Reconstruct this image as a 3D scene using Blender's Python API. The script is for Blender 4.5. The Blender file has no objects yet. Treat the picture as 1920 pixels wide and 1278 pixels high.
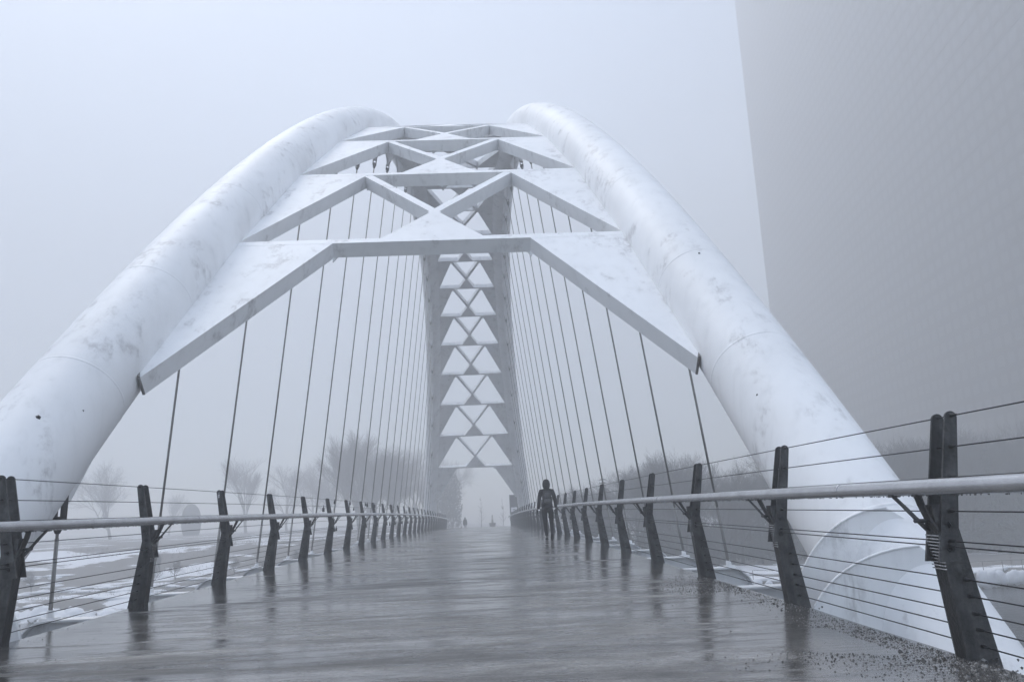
import bpy, bmesh, math, random
from math import sin, cos, pi, sqrt, radians, asinh
from mathutils import Vector, Matrix
from mathutils import noise as mnoise
random.seed(7)
sc = bpy.context.scene
COL = sc.collection

# ------------------------------------------------------------------ camera
F_PX, PITCH, YAW, ROLL = 1520.035, 0.21369, 0.04161, -0.04363
CX, CZ = 0.66844, 0.95187
cam = bpy.data.cameras.new('camera'); camo = bpy.data.objects.new('camera', cam); COL.objects.link(camo)
cam.sensor_fit = 'HORIZONTAL'; cam.sensor_width = 36.0; cam.lens = 36.0*F_PX/1920
cam.clip_start = 0.05; cam.clip_end = 3000
Fv = Vector((sin(YAW)*cos(PITCH), cos(YAW)*cos(PITCH), sin(PITCH)))
Rv = Vector((cos(YAW), -sin(YAW), 0)); Uv = Rv.cross(Fv)
R2 = cos(ROLL)*Rv + sin(ROLL)*Uv; U2 = -sin(ROLL)*Rv + cos(ROLL)*Uv
M = Matrix.Identity(4)
for i in range(3):
    M[i][0] = R2[i]; M[i][1] = U2[i]; M[i][2] = -Fv[i]; M[i][3] = (CX, 0, CZ)[i]
camo.matrix_world = M
sc.camera = camo

# ------------------------------------------------------------------ sky, sun, exposure
SUN_EL, SUN_AZ = radians(58), radians(-40)      # azimuth from +y towards +x
w = bpy.data.worlds.new('World'); sc.world = w; w.use_nodes = True
nt = w.node_tree; nt.nodes.clear()
out = nt.nodes.new('ShaderNodeOutputWorld'); bg = nt.nodes.new('ShaderNodeBackground')
sky = nt.nodes.new('ShaderNodeTexSky'); sky.sky_type = 'NISHITA'; sky.sun_disc = False
sky.sun_elevation = SUN_EL; sky.sun_rotation = SUN_AZ
sky.air_density = 1.0; sky.dust_density = 1.5; sky.ozone_density = 1.5
hsv = nt.nodes.new('ShaderNodeHueSaturation'); hsv.inputs['Saturation'].default_value = 0.78
nt.links.new(sky.outputs[0], hsv.inputs['Color']); tint = nt.nodes.new('ShaderNodeMixRGB'); tint.blend_type = 'MULTIPLY'; tint.inputs[0].default_value = 1; tint.inputs[2].default_value = (.975, 1.005, 1.0, 1)
nt.links.new(hsv.outputs[0], tint.inputs[1]); nt.links.new(tint.outputs[0], bg.inputs[0])
bg.inputs[1].default_value = 0.15
nt.links.new(bg.outputs[0], out.inputs[0])
sl = bpy.data.lights.new('sun', 'SUN'); sl.energy = 1.7; sl.angle = radians(20); sl.color = (1, 0.98, 0.95)
so = bpy.data.objects.new('sun', sl); COL.objects.link(so)
sd = Vector((sin(SUN_AZ)*cos(SUN_EL), cos(SUN_AZ)*cos(SUN_EL), sin(SUN_EL)))
so.rotation_euler = sd.to_track_quat('Z', 'Y').to_euler(); so.location = (0, 0, 60)
sc.view_settings.view_transform = 'Standard'; sc.view_settings.look = 'None'
sc.view_settings.gamma = 1; sc.view_settings.use_curve_mapping = False
sc.view_settings.exposure = 1.30
sc.cycles.volume_bounces = 3; sc.cycles.max_bounces = 8
FOG_DENSITY = 0.0070

# ------------------------------------------------------------------ geometry of the place (metres)
KD, YD = 0.00017, 45.65
def D(y): return KD*(YD**2-(y-YD)**2) if y > -40 else KD*(YD**2-(40+YD)**2)
A0, A1, YC, ZT, K2, K4 = -0.06224, 0.0006, 43.8167, 18.46195, 0.01243, 1.41899e-06
W0, WT, WT2 = 4.70393, 0.13968, -0.00046
def AZ(u): return ZT-K2*u*u-K4*u**4
def AW(z): return W0-WT*z-WT2*z*z
TR = 0.6
PCELL, SLAST = 3.6768, 33.12855
def u_of_s(s):
    a = abs(s); lo, hi = 0, 80
    for _ in range(50):
        m = (lo+hi)/2; q = 2*K2*m; L = (q*sqrt(1+q*q)+asinh(q))/(4*K2)
        if L < a: lo = m
        else: hi = m
    return math.copysign(m, s)
def tan_u(u):
    t = Vector((0, 1, -2*K2*u-4*K4*u**3)); return t.normalized()
def arch_c(u, side):      # tube centre
    z = AZ(u); return Vector((A0+A1*u+side*AW(z), YC+u, z))
def arch_p(u, lam, dn=0.0, g=0.52):   # point of the bracing sheet, lam -1..1
    z = AZ(u); t = tan_u(u); n = Vector((0, -t.z, t.y))
    return Vector((A0+A1*u+lam*(AW(z)-g), YC+u, z-0.01)) + n*dn
WATER_Z = -6.0

# ------------------------------------------------------------------ helpers
class MB:
    def __init__(s): s.v = []; s.f = []; s.sm = []
    def face(s, idx, sm=False): s.f.append(idx); s.sm.append(sm)
    def prism(s, bot, top):
        n = len(bot); b = len(s.v); s.v += [tuple(p) for p in bot]+[tuple(p) for p in top]
        s.face(tuple(b+i for i in range(n))[::-1]); s.face(tuple(b+n+i for i in range(n)))
        for i in range(n):
            j = (i+1) % n; s.face((b+i, b+j, b+n+j, b+n+i))
        return s
    def box(s, x0, x1, y0, y1, z0, z1):
        return s.prism([(x0,y0,z0),(x1,y0,z0),(x1,y1,z0),(x0,y1,z0)], [(x0,y0,z1),(x1,y0,z1),(x1,y1,z1),(x0,y1,z1)])
    def tube(s, pts, r, n=8, cap=True, smooth=True, up=None):
        pts = [Vector(p) for p in pts]; b0 = len(s.v); m = len(pts)
        rr = r if isinstance(r, (list, tuple)) else [r]*m
        prev = None
        for i, p in enumerate(pts):
            t = (pts[min(i+1, m-1)]-pts[max(i-1, 0)]).normalized()
            if prev is None:
                a = Vector((0,0,1)) if abs(t.z) < .9 else Vector((1,0,0))
                e1 = t.cross(a).normalized()
            else:
                e1 = (prev-t*prev.dot(t)).normalized()
            prev = e1; e2 = t.cross(e1)
            for k in range(n):
                a = 2*pi*k/n; s.v.append(tuple(p+rr[i]*(cos(a)*e1+sin(a)*e2)))
        for i in range(m-1):
            for k in range(n):
                k2 = (k+1) % n; s.face((b0+i*n+k, b0+i*n+k2, b0+(i+1)*n+k2, b0+(i+1)*n+k), smooth)
        if cap:
            s.face(tuple(b0+k for k in range(n))[::-1]); s.face(tuple(b0+(m-1)*n+k for k in range(n)))
        return s
    def bar(s, a, b, w, h, up=Vector((0,0,1))):       # rectangular bar a->b, w across, h along up
        a = Vector(a); b = Vector(b); t = (b-a).normalized(); x = t.cross(up).normalized(); y = x.cross(t).normalized()
        q = lambda p: [p-x*w/2-y*h/2, p+x*w/2-y*h/2, p+x*w/2+y*h/2, p-x*w/2+y*h/2]
        return s.prism(q(a), q(b))
    def blob(s, c, r, sq=(1,1,1), seed=0, amp=.25, lv=1, fr=1.3):
        bm = bmesh.new(); bmesh.ops.create_icosphere(bm, subdivisions=lv, radius=1)
        b = len(s.v); off = Vector((seed*3.1, seed*7.7, seed*1.3))
        for v in bm.verts:
            k = 1+amp*mnoise.noise(v.co*fr+off)*2
            s.v.append((c[0]+v.co.x*k*r*sq[0], c[1]+v.co.y*k*r*sq[1], c[2]+v.co.z*k*r*sq[2]))
        for f in bm.faces: s.face(tuple(b+v.index for v in f.verts), lv > 1)
        bm.free(); return s
    def mesh(s, name, mat):
        me = bpy.data.meshes.new(name); me.from_pydata(s.v, [], s.f); me.update()
        me.polygons.foreach_set('use_smooth', s.sm)
        bm = bmesh.new(); bm.from_mesh(me); bmesh.ops.recalc_face_normals(bm, faces=bm.faces); bm.to_mesh(me); bm.free()
        if mat: me.materials.append(mat)
        return me
    def build(s, name, mat, parent=None, raw=False):
        if raw:
            me = bpy.data.meshes.new(name); me.from_pydata(s.v, [], s.f); me.update(); me.polygons.foreach_set('use_smooth', s.sm)
            me.materials.append(mat)
        else: me = s.mesh(name, mat)
        return link(name, me, parent)
def link(name, me, parent=None, loc=None):
    o = bpy.data.objects.new(name, me); COL.objects.link(o)
    if parent: o.parent = parent
    if loc is not None: o.location = loc
    return o
def tag(o, label=None, cat=None, group=None, kind=None):
    if label: o['label'] = label
    if cat: o['category'] = cat
    if group: o['group'] = group
    if kind: o['kind'] = kind
    return o
def empty(name, loc=(0,0,0), **k):
    o = bpy.data.objects.new(name, None); COL.objects.link(o); o.location = loc; o.empty_display_size = .3
    return tag(o, **k)
def copy_tree(o, parent=None):
    c = o.copy(); COL.objects.link(c); c.parent = parent
    for ch in list(o.children): copy_tree(ch, c)
    return c

# ------------------------------------------------------------------ materials
def newmat(name):
    m = bpy.data.materials.new(name); m.use_nodes = True; n = m.node_tree.nodes; l = m.node_tree.links
    return m, n, l, n['Principled BSDF']
def N(n, t, **k):
    x = n.new(t)
    for a, b in k.items():
        if a in x.inputs.keys() if isinstance(a, str) else False: x.inputs[a].default_value = b
        else: setattr(x, a, b)
    return x
def ramp(n, stops, interp='LINEAR'):
    r = n.new('ShaderNodeValToRGB'); e = r.color_ramp; e.interpolation = interp
    while len(e.elements) < len(stops): e.elements.new(.5)
    for q, (p, c) in zip(e.elements, stops):
        q.position = p; q.color = (c, c, c, 1) if not isinstance(c, tuple) else (*c, 1)
    return r
def noise(n, l, scale, detail=6, rough=.55, vec=None, mscale=None, coord='Object'):
    tc = n.new('ShaderNodeTexCoord'); mp = n.new('ShaderNodeMapping'); l.new(tc.outputs[coord], mp.inputs[0])
    if mscale: mp.inputs['Scale'].default_value = mscale
    x = n.new('ShaderNodeTexNoise'); x.inputs['Scale'].default_value = scale; x.inputs['Detail'].default_value = detail
    x.inputs['Roughness'].default_value = rough; l.new(mp.outputs[0], x.inputs['Vector']); return x
def simple(name, col, rough=.6, metal=0, var=.15, scale=6, bump=.0, bscale=60, spec=.5):
    m, n, l, b = newmat(name); nz = noise(n, l, scale)
    c0 = tuple(c*(1-var) for c in col); c1 = tuple(min(1, c*(1+var)) for c in col)
    r = ramp(n, [(.3, c0), (.7, c1)]); l.new(nz.outputs['Fac'], r.inputs[0]); l.new(r.outputs[0], b.inputs['Base Color'])
    b.inputs['Roughness'].default_value = rough; b.inputs['Metallic'].default_value = metal; b.inputs['Specular IOR Level'].default_value = spec
    if bump:
        n2 = noise(n, l, bscale, 4); bp = n.new('ShaderNodeBump'); bp.inputs['Strength'].default_value = bump; bp.inputs['Distance'].default_value = .02
        l.new(n2.outputs['Fac'], bp.inputs['Height']); l.new(bp.outputs[0], b.inputs['Normal'])
    return m
def mat_white(name, dirt=.5, base=(.90,.905,.915)):
    m, n, l, b = newmat(name)
    big = noise(n, l, .55, 5, .6); sm = noise(n, l, 2.6, 8, .7); drip = noise(n, l, 1.3, 6, .65, mscale=(1.5,1.0,.35)); fine = noise(n, l, 38, 3, .5)
    base = tuple(base)
    rp = ramp(n, [(.35, tuple(c*(1-.09*dirt) for c in base)), (.62, base)]); l.new(big.outputs['Fac'], rp.inputs[0])
    # scuffs: thin contour band of noise, only where the big noise is low
    rs = ramp(n, [(.48, 0.0), (.54, .08), (.59, .6), (.64, .03)]); l.new(drip.outputs['Fac'], rs.inputs[0])
    rm = ramp(n, [(.46, 0.0), (.62, 1.0)]); l.new(sm.outputs['Fac'], rm.inputs[0])
    mul = n.new('ShaderNodeMath'); mul.operation = 'MULTIPLY'; l.new(rs.outputs[0], mul.inputs[0]); l.new(rm.outputs[0], mul.inputs[1])
    mx = n.new('ShaderNodeMixRGB'); mx.inputs[2].default_value = (.42,.41,.41,1); l.new(mul.outputs[0], mx.inputs[0]); l.new(rp.outputs[0], mx.inputs[1])
    stv = noise(n, l, 1.0, 4, .6, mscale=(5.5, 5.5, .22)); rd = ramp(n, [(.50, 1.0), (.62, .965), (.72, .90)]); l.new(stv.outputs['Fac'], rd.inputs[0])
    mxd = n.new('ShaderNodeMixRGB'); mxd.blend_type = 'MULTIPLY'; mxd.inputs[0].default_value = 1; l.new(mx.outputs[0], mxd.inputs[1]); l.new(rd.outputs[0], mxd.inputs[2]); mx = mxd
    # tiny dark chips
    rc = ramp(n, [(.76, 0.0), (.80, 1.0)]); l.new(fine.outputs['Fac'], rc.inputs[0])
    mx2 = n.new('ShaderNodeMixRGB'); mx2.inputs[2].default_value = (.25,.24,.24,1); 
    m3 = n.new('ShaderNodeMath'); m3.operation = 'MULTIPLY'; m3.inputs[1].default_value = .55*dirt; l.new(rc.outputs[0], m3.inputs[0]); l.new(m3.outputs[0], mx2.inputs[0])
    l.new(mx.outputs[0], mx2.inputs[1]); l.new(mx2.outputs[0], b.inputs['Base Color'])
    b.inputs['Roughness'].default_value = .55; b.inputs['Specular IOR Level'].default_value = .45
    bp = n.new('ShaderNodeBump'); bp.inputs['Strength'].default_value = .25; bp.inputs['Distance'].default_value = .03; l.new(big.outputs['Fac'], bp.inputs['Height']); l.new(bp.outputs[0], b.inputs['Normal'])
    return m
M_TUBE = mat_white('white_painted_tube', 1.0)
M_WHITE = mat_white('white_painted_plate', .8)
M_SHADOW_LINE = simple('grey_shadow_line', (.20,.195,.19), .8, 0, .3, 4)  # dark grey that paints the thin shadow where gusset meets tube
M_HANG = simple('hanger_steel', (.30,.295,.285), .45, .4, .2, 3)
M_DARK = simple('clevis_steel', (.035,.035,.037), .5, .5, .3, 8)
M_RAIL = simple('stainless_rail', (.55,.55,.56), .24, .9, .12, 5, .12, 90)
M_CABLE = simple('cable_steel', (.03,.03,.032), .4, .6, .2, 10)
def mat_post():
    m, n, l, b = newmat('weathered_galvanised_steel')
    a = noise(n, l, 7, 8, .7); c = noise(n, l, 3, 5, .6, mscale=(2.5,2.5,.5)); f = noise(n, l, 55, 3)
    r = ramp(n, [(.28, (.02,.02,.02)), (.46, (.075,.075,.077)), (.72, (.15,.15,.153))]); l.new(a.outputs['Fac'], r.inputs[0])
    r2 = ramp(n, [(.35, .35), (.6, 1.0)]); l.new(c.outputs['Fac'], r2.inputs[0])
    mx = n.new('ShaderNodeMixRGB'); mx.blend_type = 'MULTIPLY'; mx.inputs[0].default_value = 1; l.new(r.outputs[0], mx.inputs[1]); l.new(r2.outputs[0], mx.inputs[2])
    l.new(mx.outputs[0], b.inputs['Base Color']); b.inputs['Metallic'].default_value = .25
    rr = ramp(n, [(.3, .35), (.7, .7)]); l.new(f.outputs['Fac'], rr.inputs[0]); l.new(rr.outputs[0], b.inputs['Roughness'])
    bp = n.new('ShaderNodeBump'); bp.inputs['Strength'].default_value = .3; bp.inputs['Distance'].default_value = .01; l.new(f.outputs['Fac'], bp.inputs['Height']); l.new(bp.outputs[0], b.inputs['Normal'])
    return m
M_POST = mat_post()
M_WEB = simple('shade_darkened_web', (.016,.016,.017), .5, .2, .5, 6, .3, 50)  # near-black colour puts the shade of the channel recess into the web
def mat_deck():
    m, n, l, b = newmat('wet_concrete_deck')
    def mth(op, a, c, d=None):
        x = n.new('ShaderNodeMath'); x.operation = op
        for i, q in enumerate((a, c, d)):
            if q is None: continue
            if isinstance(q, (int, float)): x.inputs[i].default_value = q
            else: l.new(q, x.inputs[i])
        return x.outputs[0]
    def mul(c1, c2):
        x = n.new('ShaderNodeMixRGB'); x.blend_type = 'MULTIPLY'; x.inputs[0].default_value = 1; l.new(c1, x.inputs[1]); l.new(c2, x.inputs[2]); return x.outputs[0]
    tc = n.new('ShaderNodeTexCoord'); sp = n.new('ShaderNodeSeparateXYZ'); l.new(tc.outputs['Object'], sp.inputs[0])
    edge = mth('ABSOLUTE', sp.outputs[0], 0)
    bands = noise(n, l, 1.0, 8, .62, mscale=(.13, 1.5, 1)).outputs['Fac']          # broom and tyre bands across the deck
    patch = noise(n, l, .55, 6, .6, mscale=(1, 1.4, 1)).outputs['Fac']
    thin = noise(n, l, 1.0, 8, .66, mscale=(.9, 5.5, 1)).outputs['Fac']
    grit = noise(n, l, 60, 5, .8).outputs['Fac']; blot = noise(n, l, 3.2, 7, .7, mscale=(.8, 1.7, 1)).outputs['Fac']
    r1 = ramp(n, [(.34, (.048,.046,.043)), (.48, (.105,.100,.095)), (.64, (.20,.192,.182))]); l.new(bands, r1.inputs[0])
    r2 = ramp(n, [(.32, .45), (.66, 1.45)]); l.new(blot, r2.inputs[0])
    r3 = ramp(n, [(.34, .35), (.56, 1.15), (.70, 1.9)]); l.new(grit, r3.inputs[0])
    re = ramp(n, [(.62, 1.0), (.80, .5)]); l.new(mth('ADD', mth('MULTIPLY', edge, .22), mth('MULTIPLY', thin, .12)), re.inputs[0])
    l.new(mul(mul(mul(r1.outputs[0], r2.outputs[0]), r3.outputs[0]), re.outputs[0]), b.inputs['Base Color'])
    # film of water: thicker in low patches and in the gutters
    wet = mth('ADD', mth('ADD', mth('MULTIPLY', patch, .55), mth('MULTIPLY', thin, .65)), mth('MULTIPLY', mth('MAXIMUM', mth('SUBTRACT', edge, 1.7), 0), .085))
    rr = ramp(n, [(.50, .48), (.57, .34), (.62, .12), (.68, .04)]); l.new(wet, rr.inputs[0]); l.new(rr.outputs[0], b.inputs['Roughness'])
    b.inputs['Specular IOR Level'].default_value = .62
    hb = ramp(n, [(.54, 1.0), (.66, .05)]); l.new(wet, hb.inputs[0])
    bp = n.new('ShaderNodeBump'); bp.inputs['Strength'].default_value = .6; bp.inputs['Distance'].default_value = .006; l.new(mth('MULTIPLY', grit, hb.outputs[0]), bp.inputs['Height'])
    rip = noise(n, l, 1.0, 5, .65, mscale=(2.2, 19.0, 1)).outputs['Fac']
    bp2 = n.new('ShaderNodeBump'); bp2.inputs['Strength'].default_value = .22; bp2.inputs['Distance'].default_value = .010; l.new(rip, bp2.inputs['Height']); l.new(bp.outputs[0], bp2.inputs['Normal'])
    l.new(bp2.outputs[0], b.inputs['Normal'])
    return m
M_DECK = mat_deck()
M_EDGE = simple('slab_edge_concrete', (.16,.16,.165), .8, 0, .3, 5, .3, 40)
M_SNOW = simple('snow', (.82,.84,.88), .75, 0, .07, 1.5, .5, 5)
M_ROCK = simple('wet_rock', (.12,.115,.11), .6, 0, .4, 2, .4, 8)
M_BARK = simple('bark', (.05,.046,.043), .9, 0, .3, 4)
M_TWIG = simple('twigs', (.055,.05,.046), .9, 0, .3, 2)
M_NEEDLE = simple('needles', (.035,.042,.036), .8, 0, .4, 2)
M_LEAF = simple('evergreen_leaves', (.045,.052,.045), .8, 0, .4, 2)
M_BLACK = simple('black_cloth', (.008,.008,.009), .85, 0, .3, 12)
M_PACK = simple('dark_nylon', (.022,.022,.024), .6, 0, .5, 25)
M_PACK2 = simple('grey_nylon', (.085,.085,.087), .55, 0, .4, 30)
M_CONC = simple('quay_concrete', (.17,.165,.16), .85, 0, .3, 1.2, .3, 10)
M_TOWER = simple('tower_cladding', (.06,.052,.047), .8, 0, .15, .12)
M_SLAB = simple('tower_slab', (.115,.10,.091), .8, 0, .1, .3)
M_SIGN = simple('sign_back', (.07,.07,.075), .5, 0, .15, 4)
M_PAPER = simple('notice_white', (.75,.75,.77), .6, 0, .04, 4)
M_GRIT = simple('grit', (.06,.058,.056), .7, 0, .6, 9)
M_GRIT2 = simple('pale_grit', (.22,.215,.21), .6, 0, .4, 9)
def mat_glass():
    m, n, l, b = newmat('window_glass'); b.inputs['Base Color'].default_value = (.07,.064,.06,1); b.inputs['Roughness'].default_value = .55; return m
M_GLASS = mat_glass()
def mat_water():
    m, n, l, b = newmat('river_water'); b.inputs['Base Color'].default_value = (.018,.020,.022,1); b.inputs['Roughness'].default_value = .10
    a = noise(n, l, 1.0, 6, .65, mscale=(.55, 1.6, 1)); bp = n.new('ShaderNodeBump'); bp.inputs['Strength'].default_value = .6; bp.inputs['Distance'].default_value = .07
    l.new(a.outputs['Fac'], bp.inputs['Height']); l.new(bp.outputs[0], b.inputs['Normal']); return m
M_WATER = mat_water()
def mat_ground():
    m, n, l, b = newmat('winter_bank')
    a = noise(n, l, .085, 8, .62, mscale=(.6, 1.3, 1)); g = noise(n, l, 2.2, 6, .7)
    rg = ramp(n, [(.3, (.13,.122,.115)), (.7, (.20,.19,.18))]); l.new(g.outputs['Fac'], rg.inputs[0])
    rs = ramp(n, [(.548, 0.0), (.565, 1.0)]); l.new(a.outputs['Fac'], rs.inputs[0])
    mx = n.new('ShaderNodeMixRGB'); mx.inputs[2].default_value = (.80,.82,.86,1); l.new(rs.outputs[0], mx.inputs[0]); l.new(rg.outputs[0], mx.inputs[1]); l.new(mx.outputs[0], b.inputs['Base Color'])
    b.inputs['Roughness'].default_value = .85; return m
M_GROUND = mat_ground()

# ------------------------------------------------------------------ setting: ground, water, deck, path
def shore(x):                       # y of the far shoreline
    return 70.0 - .045*x + 1.4*mnoise.noise(Vector((x*.08, 3, 0))) if x < 20 else 65.0 + .9*mnoise.noise(Vector((x*.05, 9, 0))) + max(0, 24-x)*.9
def far_z(x, y):
    s = shore(x); d = y-s
    if x > 14:
        z = -4.85 if d > .3 else -8
    else:
        z = -8+min(1, max(0, (d+1.5)/7.5))*3.4
        if d > 6: z += .15*mnoise.noise(Vector((x*.2, y*.2, 1)))
    if d > 6: z += min(1.1, (d-6)*.012)
    if x < 10 and d > 9: z += min(1, (d-9)/24)**1.2*3.5*min(1, (10-x)/14)
    # embankment carrying the path
    e = max(0, 1-max(0, abs(x)-4.2)/7.0); 
    if y > 82: z = z*(1-e)+(D(y)-.03 if y < 150 else -1.85)*e
    return z
def grid(name, xs, ys, fz, mat, kind):
    mb = MB(); nx = len(xs)
    for y in ys:
        for x in xs: mb.v.append((x, y, fz(x, y)))
    for j in range(len(ys)-1):
        for i in range(nx-1): mb.face((j*nx+i, j*nx+i+1, (j+1)*nx+i+1, (j+1)*nx+i), True)
    o = mb.build(name, mat, raw=True); o['kind'] = kind; return o
def lin(a, b, n): return [a+(b-a)*i/n for i in range(n+1)]
xs = [-400, -300, -200, -150]+lin(-120, 120, 120)+[150, 200, 300, 400]
ysf = [58]+lin(60, 110, 70)+lin(113, 200, 22)+[230, 300, 400, 500]
grid('ground', xs, ysf, far_z, M_GROUND, 'structure')
def near_z(x, y): return -8+min(1, max(0, (-2-y+ .8*mnoise.noise(Vector((x*.1, 5, 0))))/7))*4.2
near = grid('ground', [-400, -200, -120]+lin(-80, 80, 50)+[120, 200, 400], lin(-40, 2, 26), near_z, M_GROUND, 'structure')
mb = MB(); mb.v = [(-400,-150,-3.8),(400,-150,-3.8),(400,-39.9,-3.8),(-400,-39.9,-3.8)]; mb.face((0,1,2,3)); o = mb.build('ground', M_GROUND); o['kind'] = 'structure'
mb = MB(); mb.v = [(-400,-60,WATER_Z),(400,-60,WATER_Z),(400,100,WATER_Z),(-400,100,WATER_Z)]; mb.face((0,1,2,3)); o = mb.build('river', M_WATER, raw=True); o['kind'] = 'structure'
# river bed closes the ground
mb = MB(); mb.v = [(-400,-20,-8.05),(400,-20,-8.05),(400,90,-8.05),(-400,90,-8.05)]; mb.face((0,1,2,3)); o = mb.build('river_bed', M_ROCK, raw=True); o['kind'] = 'structure'

DW = 3.36
mb = MB(); ysd = lin(-14, 88, 340); xsd = lin(-DW, DW, 24)
for y in ysd:
    for x in xsd:
        jag = 0
        if abs(x) > DW-.01: jag = .018*mnoise.noise(Vector((y*6, x, 0)))+.012*mnoise.noise(Vector((y*22, x, 4)))
        mb.v.append((x+math.copysign(jag, x), y, D(y)+.006*mnoise.noise(Vector((x*.8, y*.5, 2)))))
nx = len(xsd)
for j in range(len(ysd)-1):
    for i in range(nx-1): mb.face((j*nx+i, j*nx+i+1, (j+1)*nx+i+1, (j+1)*nx+i), True)
o = mb.build('bridge_deck', M_DECK, raw=True); o['kind'] = 'structure'
mb = MB()
for j in range(0, 51):
    y0 = -14+j*2; y1 = y0+2
    mb.prism([(-DW+.02,y0,D(y0)-.24),(DW-.02,y0,D(y0)-.24),(DW-.02,y1,D(y1)-.24),(-DW+.02,y1,D(y1)-.24)], [(-DW+.02,y0,D(y0)-.02),(DW-.02,y0,D(y0)-.02),(DW-.02,y1,D(y1)-.02),(-DW+.02,y1,D(y1)-.02)])
o = mb.build('deck_slab', M_EDGE); o['kind'] = 'structure'
grid('path', lin(-2.9, 2.9, 6), lin(88.02, 150, 40)+[200, 300], lambda x, y: (D(y) if y < 150 else -1.8)+.02, M_DECK, 'structure')
grid('path', lin(-2.9, 2.9, 6), lin(-40, -14.02, 8), lambda x, y: D(y), M_DECK, 'structure')

# ------------------------------------------------------------------ the arch bridge
bridge = empty('arch_bridge', (0, 0, 0), label='white steel footbridge with two leaning tubular arches and hangers over the wet deck', cat='bridge')
us = lin(-46.5, 46.5, 150)
for side in (-1, 1):
    mb = MB(); mb.tube([arch_c(u, side) for u in us], TR, 56)
    tb = mb.build('arch_tube', M_TUBE, bridge)
    s = -45.0; k = 0
    while s < 46:
        u = u_of_s(s); c = arch_c(u, side); t = (arch_c(u+.05, side)-arch_c(u-.05, side)).normalized()
        mb = MB(); mb.tube([c-t*.022, c-t*.012, c+t*.012, c+t*.022], [TR-.003, TR+.003, TR+.003, TR-.003], 56, cap=False)
        mb.build('weld_seam', M_TUBE, tb)
        s += (2.1, 3.2, 2.6)[k % 3]; k += 1
def on_tube(px, py, side):         # where the line of sight through a photo pixel meets a tube
    d = (R2*((px-960)/F_PX)+U2*((639-py)/F_PX)+Fv).normalized(); o = Vector((CX, 0, CZ)); t_ = 2.0
    while t_ < 60:
        p = o+d*t_; u = p.y-YC
        dist = min((p-arch_c(u+k*.1, side)).length for k in range(-12, 13))
        if dist < TR: return p
        t_ += .02
    return None
for px, py, r, side in ((72, 783, .032, -1), (155, 770, .02, -1), (1311, 475, .018, 1), (1420, 740, .016, 1)):
    p = on_tube(px, py, side)
    if p is not None: mb = MB(); mb.blob(p, r, (1,1,1), 4, .2, 1); mb.build('drain_plug', M_DARK, bridge)
DEP = .27
def sheet(poly, name, top=0.0, thick=DEP, mat=None):       # poly of (s, lam, extra_g)
    T = []; B = []
    for p in poly:
        u = u_of_s(p[0]); g = p[2] if len(p) > 2 else .52
        T.append(arch_p(u, p[1], top, g)); B.append(arch_p(u, p[1], top-thick, g))
    mb = MB(); mb.prism(B, T); return mb.build(name, mat or M_WHITE, bridge)
BW = .15
S_B = [-SLAST+i*(2*SLAST/18) for i in range(19)]
for s in S_B:
    sheet([(s-BW/2, -1), (s-BW/2, 1), (s+BW/2, 1), (s+BW/2, -1)], 'cross_beam')
def brace(p0, p1, wd, top):      # p = (s, lam): strip of width wd in the sheet
    P0 = arch_p(u_of_s(p0[0]), p0[1]); P1 = arch_p(u_of_s(p1[0]), p1[1])
    t = (P1-P0).normalized(); tt = tan_u(u_of_s((p0[0]+p1[0])/2)); n = Vector((0, -tt.z, tt.y)); x = t.cross(n).normalized()*wd/2
    q0 = [P0-x, P0+x, P1+x, P1-x]
    mb = MB(); mb.prism([p+n*(top-DEP) for p in q0], [p+n*top for p in q0]); return mb.build('diagonal_brace', M_WHITE, bridge)
for i in range(18):
    a, b = S_B[i], S_B[i+1]; sg = 1
    lo, hi = (a, b) if (a+b)/2 < 0 else (b, a)     # lo = lower beam
    d = 1 if hi > lo else -1
    L0, H0 = lo+d*BW/2, hi-d*BW/2
    for side in (-1, 1):
        P0_, P1_ = arch_p(u_of_s(L0), side, -.03, .535), arch_p(u_of_s(H0), side, -.03, .535); mb = MB(); pm_ = arch_p(u_of_s((L0+H0)/2), side, -.03, .535); mb.bar(P0_, pm_, .022, .075); mb.bar(pm_, P1_, .022, .075); mb.build('shadow_line', M_SHADOW_LINE, bridge)  # added dark strip stands in for the shadow along the gusset-tube joint
        sheet([(L0, side, .52), (H0, side, .52), (H0, side*.5, .52), (L0, side*.985, .52)], 'side_gusset', -.003)
    ap = lo+d*PCELL*.36
    sheet([(L0, -.26), (L0, .26), (ap, 0)], 'centre_gusset', -.003)
    brace((ap-d*.14, -.018), (H0, .49), .17, -.006); brace((ap-d*.14, .018), (H0, -.49), .17, -.009)
for d, s0 in ((1, -SLAST), (-1, SLAST)):           # portal gussets below the first and last beam
    for side in (-1, 1):
        uT = u_of_s(s0-d*3.75); T = []; B = []
        for s, lam, g in ((s0-d*BW/2, side, .52), (s0-d*BW/2, side*.5, .52), (None, side, .64), (-33.05*d, side, .50)):
            uu = (-33.3*d if s is None else s) if g != .52 else u_of_s(s)
            T.append(arch_p(uu, lam, -.003, g)); B.append(arch_p(uu, lam, -.003-DEP, g))
        mb = MB(); mb.prism(B, T); mb.build('portal_gusset', M_WHITE, bridge)
        mb = MB(); o_ = Vector((side*.012, -.006*d, 0)); mb.bar(T[2]+o_, B[2]+o_, .03, .03, Vector((0, 1, 0))); mb.bar(T[2]+o_, T[3]+o_*2, .03, .03); mb.build('shadow_line', M_SHADOW_LINE, bridge)  # dark bars carry the painted line round the gusset tip
        a_, b_ = arch_p(u_of_s(s0-d*BW/2), side, -.03, .535), arch_p(-33.0*d, side, -.03, .52); mb = MB(); mb.bar(a_, b_, .022, .075); mb.build('shadow_line', M_SHADOW_LINE, bridge)  # same painted shadow strip between portal gusset and tube
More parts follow.
